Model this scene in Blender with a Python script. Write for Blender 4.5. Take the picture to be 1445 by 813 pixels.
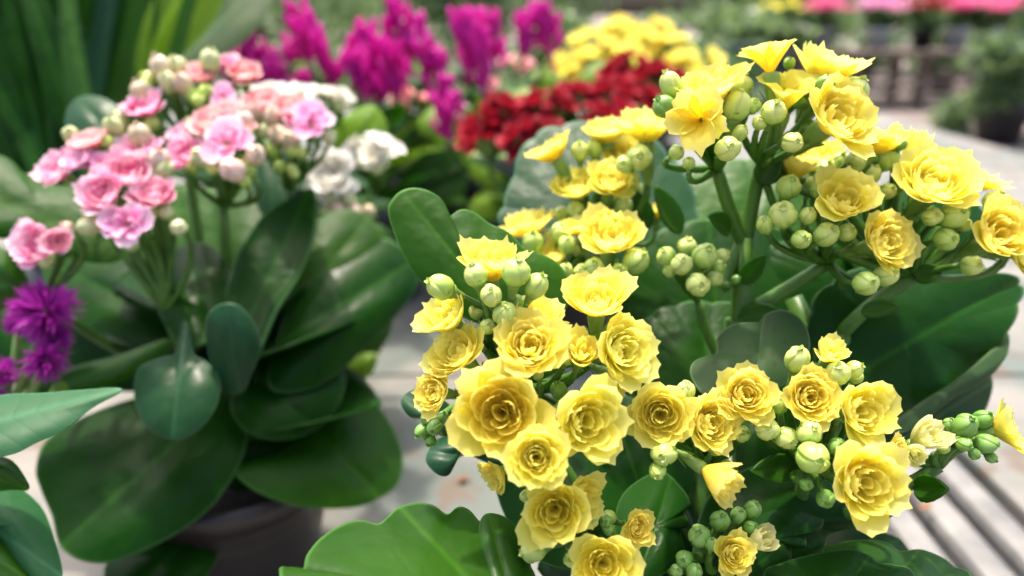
import bpy, math, random
import numpy as np
from mathutils import Vector, Matrix, Quaternion
R = math.radians
S = bpy.context.scene
C = S.collection
for o in list(bpy.data.objects): bpy.data.objects.remove(o)

# ------------------------------------------------------------------ camera, sky, sun, exposure
FPX, CX, CY = 1044.0, 722.5, 406.5
PITCH, CAMZ = R(20.5), 0.30
cam = bpy.data.cameras.new('camera'); camo = bpy.data.objects.new('camera', cam); C.objects.link(camo)
camo.location = (0, 0, CAMZ); camo.rotation_euler = (math.pi/2-PITCH, 0, 0)
cam.sensor_width = 36; cam.lens = 36*FPX/1445
cam.clip_start = 0.01; cam.clip_end = 300
cam.dof.use_dof = True; cam.dof.focus_distance = 0.198; cam.dof.aperture_fstop = 6.8; cam.dof.aperture_blades = 0
S.camera = camo
SUN_EL, SUN_AZ = R(75), R(-20)          # azimuth measured from +y (ahead), negative = left
W = bpy.data.worlds.new('World'); S.world = W; W.use_nodes = True
nt = W.node_tree; bg = nt.nodes['Background']
sky = nt.nodes.new('ShaderNodeTexSky'); sky.sky_type = 'NISHITA'; sky.sun_disc = False
sky.sun_elevation = SUN_EL; sky.sun_rotation = SUN_AZ; sky.air_density = 0.75; sky.dust_density = 7.0; sky.ozone_density = 1.0
nt.links.new(sky.outputs[0], bg.inputs[0]); bg.inputs[1].default_value = 0.15
sl = bpy.data.lights.new('sun', 'SUN'); sl.energy = 2.0; sl.angle = R(2.5); sl.color = (1, .88, .76)
so = bpy.data.objects.new('sun', sl); C.objects.link(so)
sd = Vector((math.sin(SUN_AZ)*math.cos(SUN_EL), math.cos(SUN_AZ)*math.cos(SUN_EL), math.sin(SUN_EL)))
so.rotation_euler = sd.to_track_quat('Z', 'Y').to_euler()
S.view_settings.view_transform = 'Standard'; S.view_settings.look = 'None'; S.view_settings.gamma = 1
S.view_settings.exposure = 1.42
S.cycles.use_denoising = True
S.cycles.max_bounces = 10; S.cycles.transmission_bounces = 6; S.cycles.diffuse_bounces = 7
S.cycles.sample_clamp_indirect = 6

# ------------------------------------------------------------------ helpers
RIGHT = Vector((1, 0, 0)); UP = Vector((0, math.sin(PITCH), math.cos(PITCH)))
FWD = Vector((0, math.cos(PITCH), -math.sin(PITCH))); CAM = Vector((0, 0, CAMZ))
def P(px, py, d): return CAM + FWD*d + RIGHT*((px-CX)/FPX*d) + UP*((CY-py)/FPX*d)
def AX(a): return (RIGHT*a[0] + UP*a[1] - FWD*a[2]).normalized()
def on_plane(px, d, z):                 # point at height z seen in column px at camera depth d
    y = (d-(CAMZ-z)*math.sin(PITCH))/math.cos(PITCH); return Vector(((px-CX)/FPX*d, y, z))

def wpos(o):
    v = Vector((0, 0, 0))
    while o is not None: v = v + o.location; o = o.parent
    return v
def tag(o, label=None, cat=None, group=None, kind=None):
    for k, v in (('label', label), ('category', cat), ('group', group), ('kind', kind)):
        if v: o[k] = v
    return o
def thing(name, label, cat, loc, group=None):
    o = bpy.data.objects.new(name, None); C.objects.link(o); o.location = loc; o.empty_display_size = .02
    return tag(o, label, cat, group)
class MB:
    def __init__(s): s.v = []; s.f = []; s.m = []; s.uv = {}
    def add(s, v, f, mi=0, uv=None):
        b = len(s.v); s.v += [tuple(x) for x in v]
        for q in f: s.f.append(tuple(i+b for i in q)); s.m.append(mi)
        if uv:
            for i, t in enumerate(uv): s.uv[b+i] = t
        return b
    def box(s, lo, hi, mi=0):
        x0, y0, z0 = lo; x1, y1, z1 = hi
        s.add([(x0,y0,z0),(x1,y0,z0),(x1,y1,z0),(x0,y1,z0),(x0,y0,z1),(x1,y0,z1),(x1,y1,z1),(x0,y1,z1)],
              [(0,3,2,1),(4,5,6,7),(0,1,5,4),(1,2,6,5),(2,3,7,6),(3,0,4,7)], mi)
    def tube(s, pts, rad, n=8, mi=0, cap=True):
        pts = [Vector(p) for p in pts]; m = len(pts)
        if not hasattr(rad, '__len__'): rad = [rad]*m
        t0 = (pts[1]-pts[0]).normalized(); ref = Vector((0,0,1)) if abs(t0.z) < .9 else Vector((1,0,0))
        nrm = t0.cross(ref).normalized(); V = []; U = []
        for i, p in enumerate(pts):
            t = (pts[min(i+1,m-1)]-pts[max(i-1,0)]).normalized()
            nrm = (nrm-t*nrm.dot(t)).normalized(); b = t.cross(nrm)
            for k in range(n):
                a = 2*math.pi*k/n; V.append(p+(nrm*math.cos(a)+b*math.sin(a))*rad[i]); U.append((k/n, i/(m-1)))
        F = [(i*n+k, i*n+(k+1)%n, (i+1)*n+(k+1)%n, (i+1)*n+k) for i in range(m-1) for k in range(n)]
        if cap: F += [tuple(range(n))[::-1], tuple((m-1)*n+k for k in range(n))]
        s.add(V, F, mi, U)
    def lathe(s, prof, n=24, mi=0, o=(0,0,0), fn=None, cap=False):
        V = []; U = []
        for i, (r, z) in enumerate(prof):
            for k in range(n):
                a = 2*math.pi*k/n; rr = r*(fn(a, i/(len(prof)-1)) if fn else 1)
                V.append((o[0]+rr*math.cos(a), o[1]+rr*math.sin(a), o[2]+z)); U.append((k/n, i/(len(prof)-1)))
        F = [(i*n+k, i*n+(k+1)%n, (i+1)*n+(k+1)%n, (i+1)*n+k) for i in range(len(prof)-1) for k in range(n)]
        if cap: F += [tuple(range(n))[::-1], tuple((len(prof)-1)*n+k for k in range(n))]
        s.add(V, F, mi, U)
    def mesh(s, name, mats, smooth=True, origin=None):
        me = bpy.data.meshes.new(name)
        v = s.v if origin is None else [(a[0]-origin.x, a[1]-origin.y, a[2]-origin.z) for a in s.v]
        me.from_pydata(v, [], s.f)
        for m in (mats if isinstance(mats, (list, tuple)) else [mats]): me.materials.append(m)
        me.polygons.foreach_set('material_index', s.m)
        me.polygons.foreach_set('use_smooth', [smooth]*len(s.f))
        uvl = me.uv_layers.new(name='uv')
        li = np.empty(len(me.loops), dtype=np.int32); me.loops.foreach_get('vertex_index', li)
        arr = np.array([s.uv.get(i, (0.5, 0.5)) for i in range(len(s.v))], dtype=np.float32)
        uvl.data.foreach_set('uv', arr[li].ravel())
        me.update(); return me
    def obj(s, name, mats, parent=None, smooth=True, bevel=0):
        org = wpos(parent) if parent else None
        o = bpy.data.objects.new(name, s.mesh(name, mats, smooth, org)); C.objects.link(o); o.parent = parent
        if bevel:
            b = o.modifiers.new('bevel', 'BEVEL'); b.width = bevel; b.segments = 2; b.limit_method = 'ANGLE'
        return o
def bez(a, b, c, n=7):
    return [a*((1-t)**2)+b*(2*t*(1-t))+c*(t*t) for t in [i/(n-1) for i in range(n)]]
def lerp(a, b, t): return a+(b-a)*t
def sst(a, b, x): x = min(1, max(0, (x-a)/(b-a))); return x*x*(3-2*x)

# ------------------------------------------------------------------ materials
def mat(name):
    m = bpy.data.materials.new(name); m.use_nodes = True; n = m.node_tree
    return m, n, n.nodes['Principled BSDF'], n.nodes['Material Output']
def N(n, t, **k):
    x = n.nodes.new(t)
    for a, b in k.items(): setattr(x, a, b)
    return x
def ramp(n, fac, stops):
    r = N(n, 'ShaderNodeValToRGB'); e = r.color_ramp.elements
    while len(e) < len(stops): e.new(.5)
    for x, (p, c) in zip(e, stops): x.position = p; x.color = (*c, 1)
    n.links.new(fac, r.inputs[0]); return r.outputs[0]
def mix(n, fac, a, b, mode='MIX'):
    x = N(n, 'ShaderNodeMix', data_type='RGBA', blend_type=mode)
    for s, v in ((x.inputs[0], fac), (x.inputs[6], a), (x.inputs[7], b)):
        if hasattr(v, 'links') or isinstance(v, bpy.types.NodeSocket): n.links.new(v, s)
        else: s.default_value = v if not isinstance(v, tuple) else (*v, 1)
    return x.outputs[2]
def noise(n, scale, detail=3, vec=None):
    x = N(n, 'ShaderNodeTexNoise'); x.inputs['Scale'].default_value = scale; x.inputs['Detail'].default_value = detail
    if vec is None:
        tc = N(n, 'ShaderNodeTexCoord'); vec = tc.outputs['Object']
    n.links.new(vec, x.inputs['Vector']); return x.outputs['Fac']
def translucent(n, p, out, col, fac):
    t = N(n, 'ShaderNodeBsdfTranslucent'); ms = N(n, 'ShaderNodeMixShader'); ms.inputs[0].default_value = fac
    if isinstance(col, tuple): t.inputs[0].default_value = (*col, 1)
    else: n.links.new(col, t.inputs[0])
    n.links.new(p.outputs[0], ms.inputs[1]); n.links.new(t.outputs[0], ms.inputs[2]); n.links.new(ms.outputs[0], out.inputs[0])
def uvxy(n):
    u = N(n, 'ShaderNodeUVMap'); u.uv_map = 'uv'; s = N(n, 'ShaderNodeSeparateXYZ'); n.links.new(u.outputs[0], s.inputs[0]); return u.outputs[0], s.outputs[0], s.outputs[1]
def bump(n, p, h, st, dist=.001):
    b = N(n, 'ShaderNodeBump'); b.inputs['Strength'].default_value = st; b.inputs['Distance'].default_value = dist
    n.links.new(h, b.inputs['Height']); n.links.new(b.outputs[0], p.inputs['Normal'])

def petal_mat(name, base, mid, edge, tfac=.35, vein=.5):
    m, n, p, out = mat(name); uv, ux, uy = uvxy(n)
    c = ramp(n, uy, [(0.0, base), (.45, mid), (.80, tuple(.55*a+.45*b for a, b in zip(mid, edge))), (.97, edge)])
    c = mix(n, .28, c, ramp(n, ux, [(0, tuple(x*.86 for x in mid)), (1, tuple(min(1, x*1.12) for x in edge))]))
    oi = N(n, 'ShaderNodeObjectInfo')
    c2 = mix(n, oi.outputs['Random'], c, mix(n, 1.0, c, (.97, .9, .8), 'MULTIPLY'))
    n.links.new(c2, p.inputs['Base Color']); p.inputs['Roughness'].default_value = .5; p.inputs['Specular IOR Level'].default_value = .3
    p.inputs['Sheen Weight'].default_value = .1
    w = N(n, 'ShaderNodeTexNoise'); w.inputs['Scale'].default_value = 1
    mp = N(n, 'ShaderNodeMapping'); mp.inputs['Scale'].default_value = (45, 2.5, 1); n.links.new(uv, mp.inputs[0]); n.links.new(mp.outputs[0], w.inputs['Vector'])
    bump(n, p, w.outputs[0], vein, .0004)
    c2 = mix(n, ramp(n, w.outputs[0], [(.45, (0, 0, 0)), (.75, (.4,)*3)]), c2, mix(n, 1.0, c2, (.97, .90, .62), 'MULTIPLY')); n.links.new(c2, p.inputs['Base Color'])
    translucent(n, p, out, c2, tfac); return m
M = {}
M['yellow'] = petal_mat('yellow_petal', (.98, .83, .025), (.98, .915, .085), (.98, .95, .32), .60, .2)
M['cream'] = petal_mat('cream_petal', (.70, .86, .26), (.88, .93, .42), (.92, .95, .58), .5, .2)
M['pink'] = petal_mat('pink_petal', (.65, .45, .12), (.94, .09, .46), (.97, .80, .94), .4, .2)
M['salmon'] = petal_mat('salmon_petal', (.75, .5, .2), (.95, .24, .34), (.97, .74, .76), .4, .2)
M['lilac'] = petal_mat('lilac_petal', (.70, .45, .2), (.92, .30, .68), (.95, .80, .95), .4, .2)
M['white'] = petal_mat('white_petal', (.7, .75, .4), (.84, .86, .82), (.88, .9, .9), .3)
M['red'] = petal_mat('red_petal', (.18, .003, .006), (.37, .004, .02), (.44, .012, .035), .3)
def plain_plant(name, a, b, rough=.45, tf=.15, sc=120, tcol=None):
    m, n, p, out = mat(name); c = ramp(n, noise(n, sc), [(.35, a), (.65, b)])
    n.links.new(c, p.inputs['Base Color']); p.inputs['Roughness'].default_value = rough
    translucent(n, p, out, tcol or b, tf); return m
M['stalk'] = plain_plant('green_stalk', (.045, .14, .014), (.085, .21, .024), .4, .12)
M['calyx'] = plain_plant('pale_green_calyx', (.16, .30, .06), (.27, .42, .10), .4, .2, 150)
def bud_mat(name, low, mid, top):
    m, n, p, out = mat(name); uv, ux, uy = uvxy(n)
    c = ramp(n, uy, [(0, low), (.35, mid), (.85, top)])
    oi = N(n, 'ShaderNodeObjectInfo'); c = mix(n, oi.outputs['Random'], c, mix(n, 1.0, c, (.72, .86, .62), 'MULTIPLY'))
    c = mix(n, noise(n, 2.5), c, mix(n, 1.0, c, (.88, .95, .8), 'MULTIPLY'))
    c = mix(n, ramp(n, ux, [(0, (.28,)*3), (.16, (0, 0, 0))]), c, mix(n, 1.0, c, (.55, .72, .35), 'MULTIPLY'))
    n.links.new(c, p.inputs['Base Color']); p.inputs['Roughness'].default_value = .38
    p.inputs['Subsurface Weight'].default_value = .25; p.inputs['Subsurface Radius'].default_value = (.5, .6, .15); p.inputs['Subsurface Scale'].default_value = .002
    return m
M['bud'] = bud_mat('lime_bud', (.20, .36, .08), (.44, .58, .15), (.68, .72, .25))
M['greenbud'] = bud_mat('green_bud', (.10, .22, .04), (.17, .34, .07), (.26, .44, .12))
M['pinkbud'] = bud_mat('pink_bud', (.40, .48, .20), (.72, .55, .44), (.78, .52, .50))
M['creambud'] = bud_mat('cream_bud', (.38, .50, .18), (.62, .62, .36), (.70, .66, .44))
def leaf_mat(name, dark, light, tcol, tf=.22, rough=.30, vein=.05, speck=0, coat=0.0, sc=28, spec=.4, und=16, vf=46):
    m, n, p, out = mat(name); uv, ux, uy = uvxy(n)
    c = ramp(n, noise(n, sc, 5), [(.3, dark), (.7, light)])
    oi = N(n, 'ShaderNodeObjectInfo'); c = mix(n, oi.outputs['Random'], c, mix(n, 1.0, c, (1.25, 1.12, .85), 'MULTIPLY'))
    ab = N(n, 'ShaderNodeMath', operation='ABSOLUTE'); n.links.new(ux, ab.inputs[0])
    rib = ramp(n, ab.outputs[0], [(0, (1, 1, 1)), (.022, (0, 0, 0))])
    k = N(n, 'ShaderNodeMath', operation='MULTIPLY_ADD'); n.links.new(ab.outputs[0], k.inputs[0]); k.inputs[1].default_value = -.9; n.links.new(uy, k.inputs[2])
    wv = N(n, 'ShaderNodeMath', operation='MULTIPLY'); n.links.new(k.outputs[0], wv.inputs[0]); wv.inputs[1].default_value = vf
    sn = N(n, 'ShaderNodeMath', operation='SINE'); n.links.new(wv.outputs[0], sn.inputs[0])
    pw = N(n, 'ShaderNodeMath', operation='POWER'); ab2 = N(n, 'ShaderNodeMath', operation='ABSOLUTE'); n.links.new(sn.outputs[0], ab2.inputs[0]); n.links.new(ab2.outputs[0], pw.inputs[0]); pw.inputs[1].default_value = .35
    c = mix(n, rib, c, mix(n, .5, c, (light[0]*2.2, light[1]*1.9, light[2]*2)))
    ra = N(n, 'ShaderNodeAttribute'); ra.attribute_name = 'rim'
    c = mix(n, ramp(n, ra.outputs['Fac'], [(.968, (0, 0, 0)), (.992, (.75,)*3)]), c, tuple(min(1, x*2.2+.05) for x in light))  # pale leaf margin; light caught along the edge is painted into the colour
    if speck:
        v = N(n, 'ShaderNodeTexVoronoi'); v.inputs['Scale'].default_value = 260
        tc = N(n, 'ShaderNodeTexCoord'); n.links.new(tc.outputs['Object'], v.inputs['Vector'])
        sp = ramp(n, v.outputs['Distance'], [(.16, (speck,)*3), (.26, (0, 0, 0))]); c = mix(n, sp, c, (.05, .045, .03))
    n.links.new(c, p.inputs['Base Color'])
    rr = N(n, 'ShaderNodeMapRange'); rr.inputs[3].default_value = rough-.08; rr.inputs[4].default_value = rough+.14
    n.links.new(noise(n, sc*2.3, 4), rr.inputs[0]); n.links.new(rr.outputs[0], p.inputs['Roughness'])
    hn = N(n, 'ShaderNodeMath', operation='MULTIPLY_ADD'); n.links.new(noise(n, 170, 4), hn.inputs[0]); hn.inputs[1].default_value = .25; vm = N(n, 'ShaderNodeMath', operation='MULTIPLY'); n.links.new(pw.outputs[0], vm.inputs[0]); vm.inputs[1].default_value = vein; n.links.new(vm.outputs[0], hn.inputs[2])
    lo = N(n, 'ShaderNodeMath', operation='MULTIPLY_ADD'); n.links.new(noise(n, 60, 3), lo.inputs[0]); lo.inputs[1].default_value = und; n.links.new(hn.outputs[0], lo.inputs[2]); hn = lo
    bump(n, p, hn.outputs[0], .12, .0012)
    p.inputs['Specular IOR Level'].default_value = spec; p.inputs['Coat Weight'].default_value = coat; p.inputs['Coat Roughness'].default_value = .25
    translucent(n, p, out, tcol, tf); return m
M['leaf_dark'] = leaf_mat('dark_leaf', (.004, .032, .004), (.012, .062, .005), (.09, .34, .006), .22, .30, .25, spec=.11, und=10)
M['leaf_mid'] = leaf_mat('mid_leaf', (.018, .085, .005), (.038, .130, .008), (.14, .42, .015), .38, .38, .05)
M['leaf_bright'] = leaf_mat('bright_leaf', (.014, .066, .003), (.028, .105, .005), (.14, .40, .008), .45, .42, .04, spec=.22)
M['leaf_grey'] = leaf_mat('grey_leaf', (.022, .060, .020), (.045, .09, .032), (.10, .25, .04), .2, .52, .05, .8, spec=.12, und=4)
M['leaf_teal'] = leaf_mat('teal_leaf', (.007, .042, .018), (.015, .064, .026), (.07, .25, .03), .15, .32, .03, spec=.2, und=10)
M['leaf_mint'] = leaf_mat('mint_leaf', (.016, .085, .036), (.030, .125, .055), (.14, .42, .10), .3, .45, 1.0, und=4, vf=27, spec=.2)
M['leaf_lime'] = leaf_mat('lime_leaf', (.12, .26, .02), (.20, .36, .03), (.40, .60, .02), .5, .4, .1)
M['leaf_far'] = plain_plant('far_foliage', (.018, .066, .028), (.045, .115, .045), .24, .4, 6, (.2, .36, .1))
M['leaf_far2'] = plain_plant('far_foliage_pale', (.040, .095, .045), (.085, .16, .075), .24, .4, 6, (.28, .42, .16))
M['dry'] = plain_plant('dry_leaf', (.16, .075, .03), (.26, .13, .05), .7, .1, 200)
M['bark'] = plain_plant('bark', (.06, .045, .03), (.14, .10, .07), .85, 0, 12)
M['plume'] = plain_plant('magenta_plume', (.40, .006, .24), (.76, .02, .52), .32, .5, 90, (.9, .03, .56))
M['purple'] = plain_plant('purple_floret', (.26, .01, .24), (.50, .04, .46), .5, .35, 200, (.6, .04, .55))
def solid(name, a, b, rough, sc=20, detail=5, bst=0, metal=0):
    m, n, p, out = mat(name); f = noise(n, sc, detail); c = ramp(n, f, [(.3, a), (.7, b)])
    n.links.new(c, p.inputs['Base Color']); p.inputs['Roughness'].default_value = rough; p.inputs['Metallic'].default_value = metal
    if bst: bump(n, p, f, bst, .002)
    return m
M['pot'] = solid('brown_pot', (.022, .017, .016), (.045, .034, .030), .38, 14)
M['potblack'] = solid('black_pot', (.018, .02, .024), (.035, .036, .04), .45, 14)
M['potwhite'] = solid('pale_blue_pot', (.45, .52, .60), (.55, .62, .68), .4, 6)
M['soil'] = solid('soil', (.02, .014, .01), (.06, .042, .03), .95, 160, 6, 1)
M['wood'] = solid('weathered_wood', (.11, .085, .068), (.19, .145, .12), .75, 9)
M['metal'] = solid('grey_metal', (.12, .122, .118), (.22, .22, .205), .62, 45, 7, .2, 0)
M['darkgreen'] = solid('dark_green_panel', (.012, .05, .045), (.02, .07, .06), .6, 3)
M['concrete'] = solid('concrete', (.15, .128, .115), (.24, .20, .185), .9, 1.3, 8, .3)
def board_mat():
    m, n, p, out = mat('chalky_bench_board')
    tc = N(n, 'ShaderNodeTexCoord')
    c = ramp(n, noise(n, 14, 8), [(.25, (.115, .128, .112)), (.5, (.18, .176, .154)), (.75, (.245, .225, .192))])
    mp = N(n, 'ShaderNodeMapping'); mp.inputs['Scale'].default_value = (3, 60, 1); n.links.new(tc.outputs['Object'], mp.inputs[0])
    g = noise(n, 1, 4, mp.outputs[0]); c = mix(n, .35, c, ramp(n, g, [(.3, (.13, .135, .12)), (.7, (.26, .245, .215))]))
    st = ramp(n, noise(n, 9, 7), [(.48, (0, 0, 0)), (.60, (.85,)*3)]); c = mix(n, st, c, (.085, .115, .10))
    st = ramp(n, noise(n, 30, 6), [(.58, (0, 0, 0)), (.66, (.8,)*3)]); c = mix(n, st, c, (.12, .085, .06))
    st = ramp(n, noise(n, 210, 3), [(.68, (0, 0, 0)), (.74, (.8,)*3)]); c = mix(n, st, c, (.06, .045, .03))
    n.links.new(c, p.inputs['Base Color']); p.inputs['Roughness'].default_value = .62; bump(n, p, g, .25, .001); return m
M['board'] = board_mat()

# ------------------------------------------------------------------ setting: ground and the bench
gb = MB(); gb.add([(-120,-20,-.75),(120,-20,-.75),(120,200,-.75),(-120,200,-.75)], [(0,1,2,3)])
tag(gb.obj('ground', M['concrete']), kind='structure')
bench = thing('plant_bench', 'long pale grey slatted nursery bench under the potted flowers', 'bench', (0, 1, -.75))
ys = [-.3, .12, .585, 1.05, 1.5, 1.95, 2.45]
for x0, x1 in ((-1.6, .232), (.330, 1.15)):
    for a, b in zip(ys[:-1], ys[1:]):
        q = MB(); q.box((x0, a+.002, -.02), (x1, b-.002, 0)); q.obj('board', M['board'], bench, False, .003)
for x in (.238, .269, .300):
    q = MB(); q.box((x, -.3, -.024), (x+.021, 2.45, -.001)); q.obj('bar', M['metal'], bench, False, .006)
q = MB(); q.box((-1.6, 2.40, -.09), (1.15, 2.45, -.025)); q.box((-1.6, -.3, -.09), (1.15, -.25, -.025)); q.box((1.10, -.25, -.09), (1.15, 2.4, -.025)); q.box((-1.6, -.25, -.09), (-1.55, 2.4, -.025))
q.obj('frame', M['metal'], bench, False, .003)
for x in (-1.55, 1.09):
    for y in (-.25, 1.05, 2.38):
        q = MB(); q.box((x, y, -.75), (x+.05, y+.05, -.09)); q.obj('leg', M['metal'], bench, False, .003)

# ------------------------------------------------------------------ flowers and buds (shared meshes, unit radius)
def petal(mb, rng, az, Lr, zt, wid, curl, cup, mi=0, r0=.06, nu=7, nv=8, teeth=.09, z0=0, wrap=0):
    L = math.hypot(Lr, zt); th = math.atan2(zt, Lr); a0, a1 = th+curl, th-curl
    e = Vector((math.cos(az), math.sin(az), 0)); t = Vector((-math.sin(az), math.cos(az), 0)); z = Vector((0, 0, 1))
    r, h = r0, z0; V = []; U = []; ph = rng.uniform(0, 6.3); tw = rng.uniform(-.08, .08); us = rng.random(); tl = [rng.uniform(.6, 1.2) for _ in range(3)]
    ds = L/nu
    for i in range(nu+1):
        u = i/nu; a = lerp(a0, a1, u)
        w = wid*(.40+.60*sst(0, .55, u))*(1-.07*sst(.85, 1, u))
        for j in range(nv+1):
            v = -1+2*j/nv
            s = -.17*L*v*v*u**2 - .10*L*v**6*u**3
            if i == nu:
                if j == nv//2: s += teeth*L*tl[0]*rng.choice((.6, 1, 1.3))
                if j in (nv//4, nv-nv//4): s += teeth*.5*L*tl[1 if v < 0 else 2]
            off = cup*w*v*v + .016*math.sin(ph+v*3+u*3)*u + tw*v*w*u
            rr = r+math.cos(a)*s-math.sin(a)*off; zz = h+math.sin(a)*s+math.cos(a)*off
            if wrap:
                fi = v*w/(r+wrap); fi = math.copysign(min(abs(fi), 1.25), fi)
                V.append((e*math.cos(fi)+t*math.sin(fi))*rr+z*zz)
            else: V.append(e*rr+t*(w*v)+z*zz)
            U.append((us, u))
        r += math.cos(a)*ds; h += math.sin(a)*ds
    k = nv+1
    mb.add(V, [(i*k+j, i*k+j+1, (i+1)*k+j+1, (i+1)*k+j) for i in range(nu) for j in range(nv)], mi, U)
def flower_mesh(name, kind, seed, mat_, nu=8, nv=12):
    rng = random.Random(seed); mb = MB()
    spec = {'R': (34, 1.0, .08, .60, .74, .06), 'O': (22, 1.0, .20, .72, .80, .08), 'H': (15, .92, .14, 1.25, 1.15, -.18), 'T': (9, 1.0, .55, .85, .80, .75), 'S': (10, .72, .12, 1.75, 1.6, -.42), 'F': (11, 1.0, .3, .22, .40, .3)}[kind]
    n, R0, R1, z0, z1, curl = spec; az = rng.uniform(0, 6.3)
    for k in range(n):
        t = k/(n-1); az += 2.39996+rng.uniform(-.22, .22)
        j = rng.uniform(.90, 1.08)
        Rt = lerp(R0, R1, t**.9)*j; zt = (lerp(z0, z1, t)+(.14*math.sin(math.pi*min(1, t*1.3)) if kind in 'RO' else 0))*rng.uniform(.9, 1.1)
        wid = lerp(.92, .42, t)*rng.uniform(.9, 1.12)*(1.15 if kind in 'TS' else 1)
        petal(mb, rng, az, Rt, zt, wid, (lerp(curl, -.62, min(1, t*1.8)) if kind in 'RO' else lerp(curl, curl*.2-.18, t))+rng.uniform(-.1, .1), lerp(.10, .16, t), 0, lerp(.10, .03, t), nu, nv, .10, 0, .26)
    if kind in 'RO':
        for k in range(4):
            az += 1.7; petal(mb, rng, az, rng.uniform(.05, .22), rng.uniform(.45, .62), .2, -.25, .7, 0, .02, nu, nv, .06)
    mb.lathe([(.10, -1.25), (.13, -1.05), (.17, -.7), (.22, -.35), (.25, -.1), (.24, .06), (.16, .10)], 12, 1)
    for k in range(4):
        petal(mb, rng, k*math.pi/2+.4, .16, .5, .10, .1, .2, 1, .17, 3, 4, .2, -1.0)
    return mb.mesh(name, [mat_, M['calyx']])
FL = {}
for col in ('yellow', 'cream'):
    for kd in 'ROHTS': FL[col, kd] = [flower_mesh(f'{col}_flower_mesh', kd, 11*i+ord(kd), M[col]) for i in range(6 if kd in 'RO' else 3)]
for col in ('pink', 'salmon', 'lilac', 'white'):
    for kd in 'ROHF': FL[col, kd] = [flower_mesh(f'{col}_flower_mesh', kd, 7*i+ord(kd), M[col], 5, 8) for i in range(2)]
FL['red', 'F'] = [flower_mesh('red_flower_mesh', 'O', 3*i+5, M['red'], 4, 4) for i in range(3)]
FL['yellow', 'F'] = [flower_mesh('small_yellow_flower_mesh', 'O', 3*i+9, M['yellow'], 4, 4) for i in range(3)]
FL['salmon', 'S'] = FL['salmon', 'H']
def bud_mesh(name, seed, mt, tall=1.2, seg=48):
    """a barrel of four petals folded over one another, with a toothed tip, on a green tube with four sepals"""
    rng = random.Random(seed); tw = rng.choice((-1, 1))*rng.uniform(.6, 1.1); nz = 18
    mb = MB(); V = []; U = []; q4 = math.pi/2
    for i in range(nz+1):
        t = i/nz; ct = -math.cos(math.pi*t); r = max(.03, (1-abs(ct)**2.6)**.55)*(.94+.10*math.sin(math.pi*t)-.08*t)
        for k in range(seg):
            a = 2*math.pi*k/seg; x = ((a+tw*max(0, t-.35)**1.4*1.6) % q4)/q4
            step = sst(.15, .6, t)
            rr = r*(1+.13*(x-.5)*step-.10*step*math.exp(-(min(x, 1-x)/.06)**2)+.03*math.sin(x*math.pi))
            V.append((rr*math.cos(a), rr*math.sin(a), tall*ct+.05*step*(x-.5)*t)); U.append((min(x, 1-x)*2, t))
    F = [(i*seg+k, i*seg+(k+1) % seg, (i+1)*seg+(k+1) % seg, (i+1)*seg+k) for i in range(nz) for k in range(seg)]
    F += [tuple(range(seg))[::-1], tuple(nz*seg+k for k in range(seg))]; mb.add(V, F, 0, U)
    for k in range(5): petal(mb, rng, k*1.2566+rng.random()*.5, rng.uniform(.05, .3), rng.uniform(.22, .36), .22, .1, .3, 0, .12, 4, 4, .3, tall*.86)
    mb.lathe([(.26, -tall-1.1), (.34, -tall-.7), (.44, -tall-.2), (.66, -tall+.12), (.5, -tall+.3)], 14, 1)
    for k in range(4): petal(mb, rng, k*q4+.3, .42, .75, .40, .25, .3, 1, .52, 5, 4, .35, -tall-.10)
    return mb.mesh(name, [mt, M['calyx']])
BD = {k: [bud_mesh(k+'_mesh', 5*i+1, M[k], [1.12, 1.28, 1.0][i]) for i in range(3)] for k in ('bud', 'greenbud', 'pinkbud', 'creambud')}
RNG = random.Random(4)
def inst(name, me, parent, pos, axis, s, spin=None):
    o = bpy.data.objects.new(name, me); C.objects.link(o); o.parent = parent
    o.location = pos-wpos(parent); o.rotation_mode = 'QUATERNION'
    o.rotation_quaternion = Vector(axis).to_track_quat('Z', 'Y') @ Quaternion((0, 0, 1), RNG.uniform(0, 6.28) if spin is None else spin)
    o.scale = (s*RNG.uniform(.93, 1.07), s*RNG.uniform(.93, 1.07), s*RNG.uniform(.9, 1.12)); return o
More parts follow.
